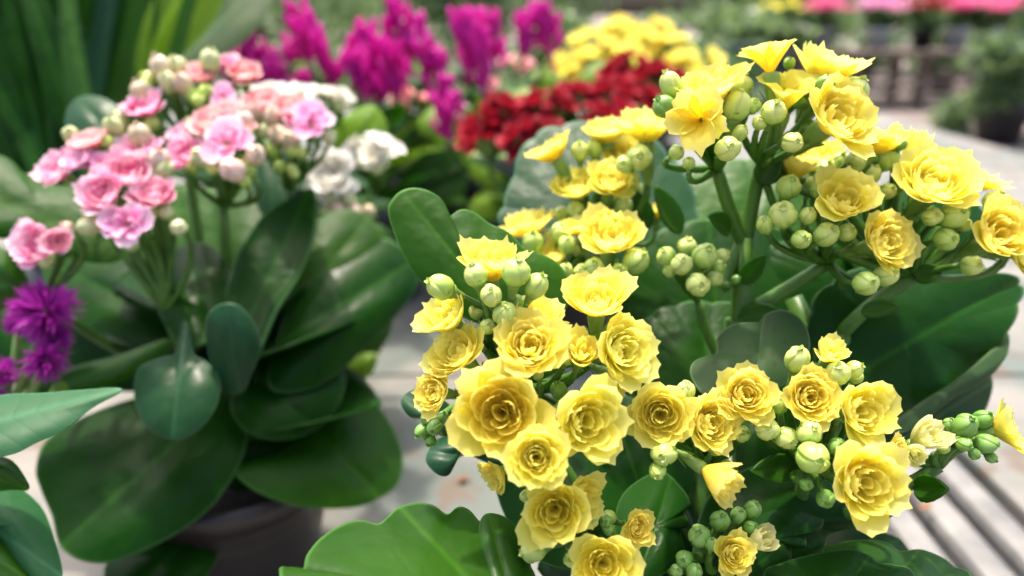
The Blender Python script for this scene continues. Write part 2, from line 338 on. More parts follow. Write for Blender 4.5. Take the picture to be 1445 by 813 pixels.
def cluster(root, hub, base, flowers, buds, depth, col='yellow', bud='bud', stem=.0021, flipk=None, mid=None):
    """one branching flower head: stalks are the part, flowers and buds its sub-parts"""
    H = P(*hub); B = Vector(base); mb = MB()
    m1 = P(*mid) if mid else Vector((lerp(B.x, H.x, .75), lerp(B.y, H.y, .75), lerp(B.z, H.z, .45)))
    mb.tube(bez(B, m1, H, 10), [stem*lerp(1.25, 1, i/9) for i in range(10)], 10)
    jobs = []
    for f in flowers:
        px, py, r, a, k = f[:5]; d = depth+(f[5] if len(f) > 5 else 0); cc = f[6] if len(f) > 6 else col
        s = ((1.06 if k in 'RO' else 1.08) if cc == 'yellow' else .96)*r/FPX*d; ax = AX(a); pos = P(px, py, d)-ax*(s*{'R': .45, 'O': .45, 'H': .75, 'T': .45, 'S': 1.0, 'F': .15}[k])
        ms = FL[cc, k]; jobs.append(('flower', RNG.choice(ms), pos, ax, s, pos-ax*s*1.2))
    if root['label'].startswith('large yellow') and len(flowers) >= 4:
        rb = random.Random(len(flowers)+int(hub[0])); buds = list(buds)
        for k in range(9):
            f, h2 = rb.sample(flowers, 2); w = rb.uniform(.35, .65)
            buds.append((lerp(f[0], h2[0], w)+rb.uniform(-14, 14), lerp(f[1], h2[1], w)+rb.uniform(-14, 14), rb.uniform(9, 14), None, rb.uniform(.004, .012), rb.choice(['bud', 'greenbud'])))
    for b in buds:
        px, py, r = b[:3]; a = b[3] if len(b) > 3 and b[3] else (RNG.uniform(-.35, .35), RNG.uniform(.1, .9), RNG.uniform(.4, .9))
        d = depth+(b[4] if len(b) > 4 else 0); kk = b[5] if len(b) > 5 else bud; s = .88*r/FPX*d; ax = AX(a); pos = P(px, py, d)
        jobs.append(('bud', RNG.choice(BD[kk]), pos, ax, s, pos-ax*s*2.2))
    for nm, me, pos, ax, s, e in jobs:
        L = (e-H).length; c = e-ax*L*.45
        mb.tube(bez(H, c, e, 7), [lerp(stem*.72, max(stem*.42, s*.11 if nm == 'flower' else s*.22), i/6) for i in range(7)], 7)
    cl = mb.obj('flower_cluster', M['stalk'], root)
    for nm, me, pos, ax, s, e in jobs: inst(nm, me, cl, pos, ax, s)
    return cl

# ------------------------------------------------------------------ leaves
def leaf(root, pts, ctr, d0, g=(0, 0), bulge=.006, thick=.0013, m='leaf_mid', rib=None, name='leaf', curl=0, wave=0, samples=96, rings=9, seed=0, scal=0, lobes=13):
    if scal: samples = 208
    """a leaf of its own depth, tilt (g: metres per 100 px across and down), belly and thickness"""
    n = len(pts); out = []
    for i in range(samples):
        t = i/samples*n; k = int(t); f = t-k
        p = [np.array(pts[(k+q) % n], float) for q in (-1, 0, 1, 2)]
        out.append(.5*((2*p[1])+(-p[0]+p[2])*f+(2*p[0]-5*p[1]+4*p[2]-p[3])*f*f+(-p[0]+3*p[1]-3*p[2]+p[3])*f**3))
    c = np.array(ctr, float); rib = rib or ((ctr[0]-1, ctr[1]+60), (ctr[0], ctr[1]-60))
    b0 = np.array(rib[0], float); dr = np.array(rib[1], float)-b0; ln = np.linalg.norm(dr); dr /= ln; nr = np.array((-dr[1], dr[0]))
    if scal:
        for i in range(samples):
            w_ = abs(math.sin(i/samples*math.pi*lobes+.4*math.sin(i/samples*19)))
            out[i] = c+(out[i]-c)*(1+scal*(w_**.6-.6))
    V = []; U = []; RM = []; rng = random.Random(seed+int(ctr[0])); ph = rng.uniform(0, 6)
    def put(q, r, ang):
        d = d0+g[0]*(q[0]-c[0])/100+g[1]*(q[1]-c[1])/100
        lat = float(np.dot(q-b0, nr))/ln; al = float(np.dot(q-b0, dr))/ln
        d += -bulge*(1-r*r)+curl*r**4+wave*math.sin(ang*5+ph)*r**3 + bulge*.30*math.exp(-(lat/.07)**2)*(1-r*r)
        V.append(P(q[0], q[1], d)); U.append((lat, al)); RM.append(r)
    put(c, 0, 0)
    for k in range(1, rings+1):
        r = (k/(rings-1))**.8*.978 if k < rings else 1
        for i, o in enumerate(out): put(c+(o-c)*r, r, 2*math.pi*i/samples)
    F = [(0, 1+i, 1+(i+1) % samples) for i in range(samples)]
    F += [(1+(k-1)*samples+i, 1+k*samples+i, 1+k*samples+(i+1) % samples, 1+(k-1)*samples+(i+1) % samples) for k in range(1, rings) for i in range(samples)]
    mb = MB(); mb.add(V, F, 0, U); o = mb.obj(name, M[m], root)
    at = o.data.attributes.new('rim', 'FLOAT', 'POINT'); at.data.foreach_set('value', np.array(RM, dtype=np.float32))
    so_ = o.modifiers.new('thickness', 'SOLIDIFY'); so_.thickness = thick; so_.offset = 0
    return o
def gleaf(mb, base, tip, wid, nrm, cup=.2, droop=.1, scal=0.0, mi=0, nu=14, nv=6, pw=.8, stalk=0):
    """a leaf swept along its rib into a builder"""
    base, tip, nrm = Vector(base), Vector(tip), Vector(nrm).normalized(); ax = tip-base; L = ax.length; ax.normalize()
    side = ax.cross(nrm).normalized(); nrm = side.cross(ax); V = []; U = []
    for i in range(nu+1):
        u = i/nu; w = wid*math.sin(math.pi*min(1, max(.02, u))**pw)**.75 if 0 < u < 1 else wid*.03
        w *= 1+scal*abs(math.sin(u*math.pi*5.5))
        for j in range(nv+1):
            v = -1+2*j/nv
            V.append(base+ax*(u*L)+side*(w*v)+nrm*(cup*w*v*v-droop*L*u*u+droop*L*u)); U.append((v*w/L, u))
    k = nv+1
    mb.add(V, [(i*k+j, i*k+j+1, (i+1)*k+j+1, (i+1)*k+j) for i in range(nu) for j in range(nv)], mi, U)
def one_leaf(root, base, tip, wid, nrm, m, cup=.2, droop=.1, scal=.06, thick=.0012, name='leaf', pw=.8):
    mb = MB(); gleaf(mb, base, tip, wid, nrm, cup, droop, scal, pw=pw); o = mb.obj(name, M[m], root)
    s = o.modifiers.new('thickness', 'SOLIDIFY'); s.thickness = thick; s.offset = 0; return o
def pot(root, m='pot', r=.056, h=.11, rim=True):
    b = wpos(root); mb = MB()
    mb.lathe([(r*.02, .001), (r*.74, .001), (r*.76, .004), (r*.97, h-.018), (r*.98, h-.016), (r*1.04, h-.015), (r*1.06, h), (r*1.0, h), (r*.95, h-.02), (r*.93, h-.03)], 48, 0, b)
    mb.obj('pot', M[m], root)
    s = MB(); s.lathe([(r*.955, h-.016), (r*.5, h-.010), (.001, h-.011)], 32, 0, b); s.obj('soil', M['soil'], root)
def rosette(root, m, n, rl, z0, z1, wid, seed, spread=(.2, .9), keep=None):
    rng = random.Random(seed); b = wpos(root)
    for i in range(n):
        a = i*2.4+rng.uniform(-.3, .3); t = i/max(1, n-1); z = lerp(z0, z1, t); L = rl*rng.uniform(.8, 1.1)*lerp(1, .75, t)
        e = Vector((math.cos(a), math.sin(a), 0)); base = b+Vector((0, 0, z))+e*.006
        if keep and not keep(a): continue
        tip = base+e*L+Vector((0, 0, L*rng.uniform(*spread)*.6))
        one_leaf(root, base, tip, wid*rng.uniform(.85, 1.15), (-e.x*.4, -e.y*.4, 1), m, .25, .12)

# ------------------------------------------------------------------ the yellow kalanchoe in front
yk = thing('kalanchoe_plant', 'large yellow double-flowered kalanchoe in sharp focus at the front of the bench', 'potted plant', on_plane(1010, .275, 0) , 'potted flowers on the nursery bench')
pot(yk, 'pot'); yb = wpos(yk); YB = yb+Vector((0, 0, .105))
U1, FR = (0, .9, .3), (0, .15, 1)
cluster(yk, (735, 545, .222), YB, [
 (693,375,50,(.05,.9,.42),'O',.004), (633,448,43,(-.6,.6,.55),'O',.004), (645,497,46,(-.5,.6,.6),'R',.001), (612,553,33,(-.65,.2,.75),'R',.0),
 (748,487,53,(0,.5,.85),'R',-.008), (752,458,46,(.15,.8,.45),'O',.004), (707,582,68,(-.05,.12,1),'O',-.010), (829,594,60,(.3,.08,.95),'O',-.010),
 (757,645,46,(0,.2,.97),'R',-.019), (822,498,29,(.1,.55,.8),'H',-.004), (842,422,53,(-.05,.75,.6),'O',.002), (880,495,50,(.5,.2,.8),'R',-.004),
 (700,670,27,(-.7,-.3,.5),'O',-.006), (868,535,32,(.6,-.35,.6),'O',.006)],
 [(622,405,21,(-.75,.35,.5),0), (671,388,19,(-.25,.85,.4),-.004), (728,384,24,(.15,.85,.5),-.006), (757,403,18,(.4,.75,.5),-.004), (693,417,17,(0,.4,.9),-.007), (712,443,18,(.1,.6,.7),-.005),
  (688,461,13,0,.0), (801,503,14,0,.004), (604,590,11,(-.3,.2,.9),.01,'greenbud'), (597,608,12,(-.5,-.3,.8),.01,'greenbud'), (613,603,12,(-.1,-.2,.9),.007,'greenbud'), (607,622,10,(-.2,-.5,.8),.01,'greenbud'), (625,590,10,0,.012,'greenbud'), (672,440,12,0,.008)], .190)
cluster(yk, (825, 760, .212), YB, [
 (783,720,50,(-.1,.12,.97),'O',-.004), (818,703,40,(.75,.05,.6),'O',.001), (900,746,27,(.4,.1,.9),'R',.002), (852,798,52,(0,.2,.97),'O',-.006)],
 [(752,777,18,(-.85,-.05,.5),-.002), (835,735,11,(.2,.2,.9),.002), (805,790,12,(-.2,.3,.9),0), (742,700,10,0,.012)], .185)
cluster(yk, (838, 320, .292), YB, [
 (778,212,36,(-.5,.8,.25),'O',.0), (912,180,47,(-.1,.85,.4),'O',-.016), (856,187,36,(-.1,.8,.4),'R',.003), (812,262,38,(-.15,.72,.6),'R',.0), (862,256,37,(.05,.6,.8),'R',-.008),
 (745,320,38,(-.25,.85,.35),'O',.0), (862,335,48,(0,.68,.7),'O',-.028), (816,322,26,(-.3,.85,.35),'O',-.012), (783,360,31,(-.2,.85,.4),'O',-.01), (880,215,32,(0,.5,.8),'R',.004), (930,300,18,(.1,.8,.3),'O',.01)],
 [(818,213,14,0,0), (838,210,13,0,.003), (902,222,21,(-.1,-.1,.95),-.02), (882,232,14,(-.4,-.1,.9),-.02), (752,343,16,(0,.7,.6),-.01), (790,328,15,(.1,.6,.6),-.01), (800,345,14,0,-.016), (822,385,14,(-.2,.6,.7),-.028), (838,380,18,(0,.4,.9),-.032),
  (873,385,15,(0,.3,.9),-.034), (897,368,21,(.4,.5,.7),-.032), (798,384,13,(0,.5,.8),-.03), (812,296,14,0,.0), (880,292,14,0,0), (760,385,13,0,-.02), (775,334,11,0,.0)], .272)
cluster(yk, (1050, 335, .252), YB, [], [(1038, 395, 7, (.4,.5,.7), -.004, 'greenbud')], .25, stem=.0034, mid=(1045, 520, .262))
cluster(yk, (1012, 238, .243), P(1050, 345, .252), [
 (1003,130,47,(-.35,.8,.5),'O',0), (985,168,50,(-.45,-.1,.9),'T',-.010)],
 [(937,150,17,(-.6,.6,.4),0,'greenbud'), (947,120,17,(-.5,.85,.3),.002), (1027,210,19,(-.1,-.1,1),-.012), (1040,150,20,(.1,.8,.4),-.002), (1044,188,12,0,-.004), (1046,122,17,(.2,.9,.2),.006), (972,230,10,0,.004), (955,215,12,0,.006)], .222, mid=(1025, 290, .248))
cluster(yk, (1075, 232, .243), P(1052, 340, .252), [
 (1085,84,47,(-.15,.97,.1),'T',.002), (1165,98,52,(.3,.85,.3),'O',.006), (1108,140,50,(.05,.75,.55),'T',.002), (1182,165,58,(.3,.3,.9),'O',-.008), (1238,200,38,(.3,.7,.3),'O',.012), (1122,240,30,(.2,.8,.2),'O',.02), (1267,196,19,(.1,.7,.6),'S',.014)],
 [(1092,158,20,(0,.5,.8),-.006), (1118,201,17,(.1,-.05,1),-.008), (1072,173,11,0,-.004), (1165,119,15,(0,.4,.8),-.004,'greenbud'), (1205,128,22,(.4,.7,.6),0), (1213,152,14,(.6,.3,.6),.004), (1062,150,13,0,0), (1140,120,10,0,.004)], .222, mid=(1062, 280, .25))
cluster(yk, (1170, 370, .246), P(1035, 452, .256), [
 (1190,282,49,(-.05,.5,.85),'O',-.004), (1250,342,47,(.35,.15,.92),'R',-.004)],
 [(1131,338,15,(0,.0,1),-.004), (1166,331,19,(.1,.3,.9),-.003), (1195,328,14,(.2,.3,.9),-.001), (1105,303,22,(-.3,.4,.8),0), (1080,317,14,(-.4,.4,.8),.003), (1113,264,18,(0,.5,.8),.006), (1222,400,19,(0,.0,1),-.006), (1250,389,17,(.2,.2,.9),-.003), (1140,305,14,0,.0), (1155,268,13,0,.006)], .224, mid=(1100, 415, .252))
cluster(yk, (1290, 392, .246), P(1185, 475, .256), [
 (1320,257,58,(0,.5,.87),'R',-.004), (1373,252,40,(.35,.75,.3),'O',.010), (1414,328,52,(.15,.35,.92),'O',-.004), (1444,356,36,(.5,.0,.8),'R',.004), (1290,205,22,(.2,.8,.3),'S',.02), (1150,222,34,(-.2,.7,.5),'O',.03), (1222,205,34,(0,.8,.4),'O',.03)],
 [(1316,306,14,(-.1,.1,.95),-.002), (1345,304,20,(.1,.2,.95),-.002), (1335,338,17,(0,.0,1),-.002), (1371,375,15,(.1,.0,1),0), (1405,285,18,(.2,.8,.5),.004), (1250,222,22,(0,.5,.8),.012), (1206,230,17,(0,.3,.9),.01), (1232,247,12,0,.008), (1252,270,13,(.1,.2,.9),.006), (1275,250,15,0,.01), (1362,318,11,0,.004), (1280,225,14,0,.014), (1165,240,15,0,.022), (1185,228,14,0,.022), (1190,250,12,0,.02), (1145,262,13,0,.02)], .226, mid=(1225, 425, .25))
cluster(yk, (985, 425, .262), P(1040, 540, .262), [], [(940,362,15,(-.4,.5,.7)), (970,348,15,(0,.8,.5),.004), (995,361,20,(.1,.5,.8),-.004), (962,373,17,(-.1,.2,.9),-.006), (985,402,18,(0,-.1,1),-.008), (1009,393,12,(.4,.0,.9)), (1014,376,11,(.5,.3,.8)), (945,382,11,(-.5,.1,.8)), (1019,361,11,(.6,.5,.6),.004)], .238, stem=.0016)
cluster(yk, (1005, 660, .222), YB, [
 (933,585,45,(-.15,.1,1),'R',-.004), (1003,597,44,(.35,.2,.9),'R',-.002), (1016,676,37,(.65,-.35,.6),'H',-.008), (1052,557,43,(0,.35,.93),'R',.0)],
 [(968,551,15,(0,.6,.7),.002), (937,640,20,(-.3,0,.95),-.006), (928,664,14,(-.2,-.2,.95),-.006), (1052,612,10,0,.004,'greenbud'), (1045,585,12,0,.006)], .194)
cluster(yk, (1140, 660, .22), YB, [
 (1143,560,42,(0,.3,.95),'R',.0), (1172,497,27,(.1,.65,.7),'H',.004), (1214,580,46,(.3,.15,.92),'O',-.002), (1220,680,58,(.15,.12,1),'O',-.010), (1263,640,26,(.6,.1,.7),'R',.0)],
 [(1125,507,20,(-.05,.7,.65),.004), (1183,526,18,(-.3,.6,.7),.002), (1204,522,14,(.4,.5,.7),.004), (1083,606,18,(-.2,.3,.9),0), (1110,618,17,(.2,-.2,.9),0), (1142,611,18,(0,.4,.9),-.003), (1147,646,24,(0,.05,1),-.008), (1181,630,14,(0,.2,.9),-.002,'greenbud'), (1138,684,10,(0,.1,1),-.004,'greenbud'), (1165,704,14,(-.2,-.2,.9),-.004,'greenbud'), (1100,572,12,0,.006), (1160,600,11,0,.004)], .194)
cluster(yk, (1015, 800, .216), YB, [(1036,781,30,(.2,.25,.95),'R',-.004), (1076,762,27,(.45,.5,.65),'S',0,'cream')],
 [(987,756,18,(-.3,.5,.8),0,'greenbud'), (1016,735,16,(0,.6,.7),.002,'greenbud'), (1042,727,12,(.1,.7,.7),.004,'greenbud'), (1062,719,14,(.2,.7,.6),.004,'greenbud'), (1060,745,11,(.3,.4,.8),.002,'greenbud'), (966,789,13,(-.4,.2,.9),0,'greenbud'), (1004,768,10,0,-.002,'greenbud'), (980,806,12,0,-.002,'greenbud'), (955,805,10,0,0,'greenbud')], .196)
cluster(yk, (1325, 658, .21), P(1180, 730, .225), [(1420,605,38,(.75,.3,.45),'O',0), (1305,616,30,(.2,.5,.8),'S',0,'cream'), (1290,641,22,(-.2,-.05,1),'S',-.004,'cream')],
 [(1362,600,18,(0,.5,.8),-.002,'greenbud'), (1386,592,14,(.3,.6,.7),.002,'greenbud'), (1361,627,11,(0,0,1),-.004,'greenbud'), (1391,626,15,(.5,.1,.8),-.002,'greenbud'), (1341,600,11,(-.3,.6,.7),.003,'greenbud'), (1375,641,9,(.1,-.3,.9),-.003,'greenbud'), (1399,646,9,(.4,-.4,.8),-.001,'greenbud'), (1332,632,9,0,.002)], .202, stem=.0018, mid=(1260, 700, .215))
# central stems
q = MB()
for tx, ty, td in ((1040, 560, .262), (1185, 560, .258), (880, 480, .285)):
    q.tube(bez(yb+Vector((0, 0, .09)), yb+Vector((0, .0, .14)), P(tx, ty, td), 8), .004, 10)
for a, b in (((1040, 545, .262), (1036, 450, .256)), ((1040, 545, .262), (1050, 340, .252)), ((1185, 560, .258), (1187, 470, .256)), ((1185, 560, .258), (1120, 420, .262))):
    q.tube([P(*a), P(*b)], .0033, 10)
q.obj('stem', M['stalk'], yk)
# bracts on the stems
for a, b, w in (((1045,400,.248),(1080,360,.24),.003), ((1030,325,.246),(1000,305,.238),.0035), ((1215,440,.244),(1268,432,.236),.0028), ((1290,392,.244),(1332,380,.238),.003), ((1190,410,.244),(1184,382,.24),.0022), ((1040,452,.25),(1100,438,.24),.004), ((1290,690,.212),(1338,690,.2),.0035), ((1010,225,.236),(998,190,.23),.003), ((1130,660,.215),(1060,665,.206),.004), ((1072,260,.243),(1100,215,.238),.004), ((960,330,.27),(925,262,.268),.004),((905,330,.28),(900,270,.275),.005)):
    one_leaf(yk, P(*a), P(*b), w, -FWD+UP*.3, 'leaf_mid', .4, -.1, .08, .0008, 'bract')
L = lambda pts, c, d, g=(0, 0), **k: leaf(yk, pts, c, d, g, **k)
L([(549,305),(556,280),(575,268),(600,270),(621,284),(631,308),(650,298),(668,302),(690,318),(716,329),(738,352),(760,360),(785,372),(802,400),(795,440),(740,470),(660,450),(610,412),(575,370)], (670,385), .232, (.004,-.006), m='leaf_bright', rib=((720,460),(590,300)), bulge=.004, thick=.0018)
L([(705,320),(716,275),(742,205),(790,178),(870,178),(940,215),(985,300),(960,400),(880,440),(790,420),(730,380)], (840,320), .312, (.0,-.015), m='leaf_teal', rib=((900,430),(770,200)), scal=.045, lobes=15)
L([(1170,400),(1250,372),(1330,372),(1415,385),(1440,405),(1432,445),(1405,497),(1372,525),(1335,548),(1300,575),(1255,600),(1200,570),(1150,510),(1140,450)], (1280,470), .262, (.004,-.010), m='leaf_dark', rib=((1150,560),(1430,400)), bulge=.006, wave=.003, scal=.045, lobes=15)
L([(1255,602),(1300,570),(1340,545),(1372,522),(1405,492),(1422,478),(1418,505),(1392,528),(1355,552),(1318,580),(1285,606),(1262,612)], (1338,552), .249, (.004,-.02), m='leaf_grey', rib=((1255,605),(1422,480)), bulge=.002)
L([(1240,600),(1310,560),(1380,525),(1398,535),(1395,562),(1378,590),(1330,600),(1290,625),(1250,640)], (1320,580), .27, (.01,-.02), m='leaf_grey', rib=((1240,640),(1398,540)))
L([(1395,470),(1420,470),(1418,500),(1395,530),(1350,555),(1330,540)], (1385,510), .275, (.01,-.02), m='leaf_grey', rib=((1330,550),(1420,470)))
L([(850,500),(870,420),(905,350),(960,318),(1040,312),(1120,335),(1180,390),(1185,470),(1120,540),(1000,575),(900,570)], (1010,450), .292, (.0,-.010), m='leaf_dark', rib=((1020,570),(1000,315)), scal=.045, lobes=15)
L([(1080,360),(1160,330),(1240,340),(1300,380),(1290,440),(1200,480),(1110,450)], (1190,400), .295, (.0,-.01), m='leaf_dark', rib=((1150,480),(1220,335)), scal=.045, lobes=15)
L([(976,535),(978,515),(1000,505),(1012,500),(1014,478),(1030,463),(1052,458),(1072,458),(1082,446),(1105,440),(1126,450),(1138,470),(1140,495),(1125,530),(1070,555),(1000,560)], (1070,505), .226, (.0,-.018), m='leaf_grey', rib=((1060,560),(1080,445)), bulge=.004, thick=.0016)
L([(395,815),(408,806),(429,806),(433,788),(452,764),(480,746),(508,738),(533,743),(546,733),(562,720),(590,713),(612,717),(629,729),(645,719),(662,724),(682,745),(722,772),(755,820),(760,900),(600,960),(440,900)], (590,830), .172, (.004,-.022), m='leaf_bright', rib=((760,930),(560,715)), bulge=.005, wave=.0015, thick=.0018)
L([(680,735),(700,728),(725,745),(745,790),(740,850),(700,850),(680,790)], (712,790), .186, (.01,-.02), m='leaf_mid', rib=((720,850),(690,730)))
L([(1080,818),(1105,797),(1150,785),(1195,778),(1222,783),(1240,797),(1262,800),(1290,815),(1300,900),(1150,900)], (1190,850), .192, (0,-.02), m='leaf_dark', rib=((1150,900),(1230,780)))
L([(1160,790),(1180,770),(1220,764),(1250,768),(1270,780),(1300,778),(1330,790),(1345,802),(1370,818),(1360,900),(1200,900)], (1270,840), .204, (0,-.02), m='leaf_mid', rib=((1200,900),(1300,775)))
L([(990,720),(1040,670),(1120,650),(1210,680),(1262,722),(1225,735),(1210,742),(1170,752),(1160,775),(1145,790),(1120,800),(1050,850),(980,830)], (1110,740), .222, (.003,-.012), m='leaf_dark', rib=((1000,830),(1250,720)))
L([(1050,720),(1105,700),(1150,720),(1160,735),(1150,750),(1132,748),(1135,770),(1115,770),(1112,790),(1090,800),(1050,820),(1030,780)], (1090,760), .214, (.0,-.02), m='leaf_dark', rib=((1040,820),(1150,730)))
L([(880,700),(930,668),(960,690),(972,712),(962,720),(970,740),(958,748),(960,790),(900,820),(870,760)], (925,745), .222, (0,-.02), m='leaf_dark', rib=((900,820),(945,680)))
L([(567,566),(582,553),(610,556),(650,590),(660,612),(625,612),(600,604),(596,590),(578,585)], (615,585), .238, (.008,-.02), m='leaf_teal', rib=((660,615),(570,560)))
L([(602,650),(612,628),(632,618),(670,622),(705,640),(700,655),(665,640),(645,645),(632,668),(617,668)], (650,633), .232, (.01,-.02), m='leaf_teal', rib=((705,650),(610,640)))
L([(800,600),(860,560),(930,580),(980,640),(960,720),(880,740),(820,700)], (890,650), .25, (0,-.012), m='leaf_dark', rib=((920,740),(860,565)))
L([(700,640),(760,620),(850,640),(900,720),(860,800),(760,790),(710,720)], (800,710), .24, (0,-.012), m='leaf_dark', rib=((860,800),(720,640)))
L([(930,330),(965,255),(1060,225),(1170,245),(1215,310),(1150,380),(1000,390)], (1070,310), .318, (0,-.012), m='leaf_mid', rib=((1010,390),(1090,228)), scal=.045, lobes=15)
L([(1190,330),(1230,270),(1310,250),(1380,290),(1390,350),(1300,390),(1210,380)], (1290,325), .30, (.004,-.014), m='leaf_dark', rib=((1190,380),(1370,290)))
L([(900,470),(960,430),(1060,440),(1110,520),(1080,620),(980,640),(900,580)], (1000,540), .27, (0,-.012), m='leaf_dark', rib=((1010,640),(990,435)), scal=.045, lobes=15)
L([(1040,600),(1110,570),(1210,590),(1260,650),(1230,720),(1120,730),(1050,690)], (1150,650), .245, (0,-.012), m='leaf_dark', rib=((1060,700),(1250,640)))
rosette(yk, 'leaf_dark', 14, .08, .098, .122, .030, 3, (.1, .6), lambda a: math.sin(a) > -.1)
# ------------------------------------------------------------------ the pink kalanchoe on the left
pk = thing('kalanchoe_plant', 'pink kalanchoe with salmon and lilac double flowers over broad dark leaves', 'potted plant', on_plane(350, .425, 0), 'potted flowers on the nursery bench')
pot(pk, 'pot', .052, .078); pb = wpos(pk); PB = pb+Vector((0, 0, .105))
cluster(pk, (235, 440, .345), PB, [
 (128,200,31,(-.2,.75,.5),'O',.004,'salmon'), (82,241,33,(-.3,.5,.8),'O',.004), (112,225,26,(-.3,.4,.8),'O',.0,'lilac'), (180,243,40,(0,.45,.9),'O',0), (147,274,37,(-.1,.3,.95),'O',-.006), (218,274,33,(.2,.5,.8),'R',-.002),
 (178,317,42,(0,.15,1),'F',-.010,'lilac'), (195,212,36,(0,.6,.75),'O',.008,'lilac'), (125,228,18,(.3,.4,.8),'O',.0,'lilac'), (140,228,20,(.5,.5,.6),'F',0,'lilac')],
 [(127,320,16,(-.4,-.1,.9),-.006,'creambud'), (252,321,13,(.5,-.1,.9),-.002,'creambud'), (225,225,17,(.3,.6,.7),.004), (233,240,14,(.4,.3,.8),.004,'creambud'), (197,190,17,(0,.8,.5),.008), (160,180,15,0,.01,'creambud'), (150,200,12,0,.006,'bud'), (235,300,11,0,0,'creambud'), (125,300,11,0,0,'creambud'), (185,345,12,(0,-.5,.8),0,'creambud'), (100,190,13,0,.008,'creambud'), (215,300,10,0,.004,'bud')], .318, 'pink', 'pinkbud', .0024)
cluster(pk, (60, 420, .325), PB, [(52,345,36,(-.25,.1,1),'O',0), (80,340,22,(.3,.1,.95),'R',-.006), (30,335,22,(-.5,.3,.7),'O',.006)], [(65,370,10,(0,-.4,.9),0,'creambud'), (95,322,10,0,.004)], .312, 'pink', 'pinkbud', .002, mid=(110, 470, .36))
cluster(pk, (315, 290, .36), PB, [(262,216,31,(-.25,.3,.9),'O',0), (320,202,41,(.1,.4,.9),'F',-.004,'lilac'), (305,172,40,(0,.6,.75),'R',.006,'salmon'), (255,190,22,(-.4,.6,.6),'O',.01), (340,180,24,(.3,.7,.5),'O',.004,'salmon')],
 [(285,222,17,(-.1,.1,.95),-.004,'creambud'), (360,219,17,(.4,.2,.9),-.002), (328,240,20,(0,-.1,1),-.008), (300,236,12,(0,0,1),-.004,'bud'), (350,236,12,0,0,'bud'), (272,235,11,0,0,'bud'), (345,170,14,0,.006), (310,225,10,0,-.004,'bud'), (345,255,10,0,0,'bud'), (290,185,14,0,.006), (275,180,14,0,.01,'creambud')], .334, 'pink', 'pinkbud', .0024)
cluster(pk, (260, 200, .378), PB, [(205,152,32,(-.1,.6,.75),'O',0), (182,150,20,(-.5,.6,.5),'F',.0), (315,135,22,(.3,.3,.8),'F',.004,'lilac'), (265,108,26,(0,.6,.75),'R',.01,'salmon'), (285,104,24,(.1,.6,.75),'R',.01,'salmon')],
 [(228,97,17,(-.2,.8,.5),.006), (250,93,15,(0,.6,.75),.01,'creambud'), (238,116,15,(0,.4,.8),.002,'creambud'), (258,118,15,(0,.4,.8),.002), (297,86,16,(.2,.8,.5),.01,'creambud'), (210,112,12,(-.4,.5,.7),.006,'bud'), (272,135,11,0,.004,'bud'), (290,130,12,0,.006,'bud'), (205,120,9,0,.004,'bud'), (170,170,13,0,.0,'creambud'), (200,128,16,(-.2,.8,.4),.004), (280,142,10,0,0,'bud'), (215,175,12,0,0,'bud')], .352, 'pink', 'pinkbud', .0024)
cluster(pk, (410, 260, .39), PB, [(440,173,38,(.3,.4,.9),'F',-.004,'lilac'), (408,152,30,(0,.6,.75),'R',.004,'salmon'), (368,142,28,(0,.6,.75),'R',.008,'salmon'), (425,165,26,(-.2,.5,.8),'O',.0), (345,103,26,(.2,.6,.75),'R',.014,'salmon'), (320,88,20,(0,.6,.75),'F',.014)],
 [(392,190,15,(-.1,.5,.8),-.002), (408,198,15,(.1,.2,.9),-.004), (385,165,14,0,.002), (385,213,10,0,0,'bud'), (412,213,10,0,-.004,'bud'), (425,215,9,0,-.002,'bud'), (395,235,10,0,0,'bud'), (412,240,9,0,0,'bud'), (375,185,12,0,.004,'creambud'), (360,160,14,0,.006), (415,245,8,0,0,'bud'), (465,195,10,0,0,'creambud')], .366, 'pink', 'pinkbud', .0024)
L = lambda pts, c, d, g=(0, 0), **k: leaf(pk, pts, c, d, g, rings=8, **k)
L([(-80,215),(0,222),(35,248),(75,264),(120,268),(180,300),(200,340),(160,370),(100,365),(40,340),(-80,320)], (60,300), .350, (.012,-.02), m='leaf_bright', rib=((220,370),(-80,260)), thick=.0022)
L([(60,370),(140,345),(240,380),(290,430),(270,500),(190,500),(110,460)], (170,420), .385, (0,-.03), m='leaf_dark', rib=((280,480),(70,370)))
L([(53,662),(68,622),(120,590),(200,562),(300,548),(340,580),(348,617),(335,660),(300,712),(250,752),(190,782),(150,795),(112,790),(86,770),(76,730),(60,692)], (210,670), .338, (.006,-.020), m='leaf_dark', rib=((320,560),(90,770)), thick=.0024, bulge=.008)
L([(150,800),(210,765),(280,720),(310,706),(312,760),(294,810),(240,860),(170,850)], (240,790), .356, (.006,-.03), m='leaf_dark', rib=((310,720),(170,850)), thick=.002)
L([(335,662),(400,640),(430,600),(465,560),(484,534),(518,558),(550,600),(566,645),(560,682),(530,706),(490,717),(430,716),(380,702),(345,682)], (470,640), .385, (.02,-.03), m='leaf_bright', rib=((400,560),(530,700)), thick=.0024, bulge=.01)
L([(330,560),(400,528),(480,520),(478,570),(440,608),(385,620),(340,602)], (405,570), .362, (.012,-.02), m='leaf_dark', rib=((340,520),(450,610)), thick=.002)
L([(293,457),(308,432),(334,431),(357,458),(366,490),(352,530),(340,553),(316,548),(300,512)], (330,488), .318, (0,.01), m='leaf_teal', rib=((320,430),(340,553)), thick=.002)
L([(192,548),(200,520),(232,506),(250,500),(262,455),(272,500),(290,512),(310,540),(300,582),(272,612),(245,619),(214,606),(196,578)], (250,555), .316, (0,-.015), m='leaf_teal', rib=((262,455),(245,620)), thick=.002)
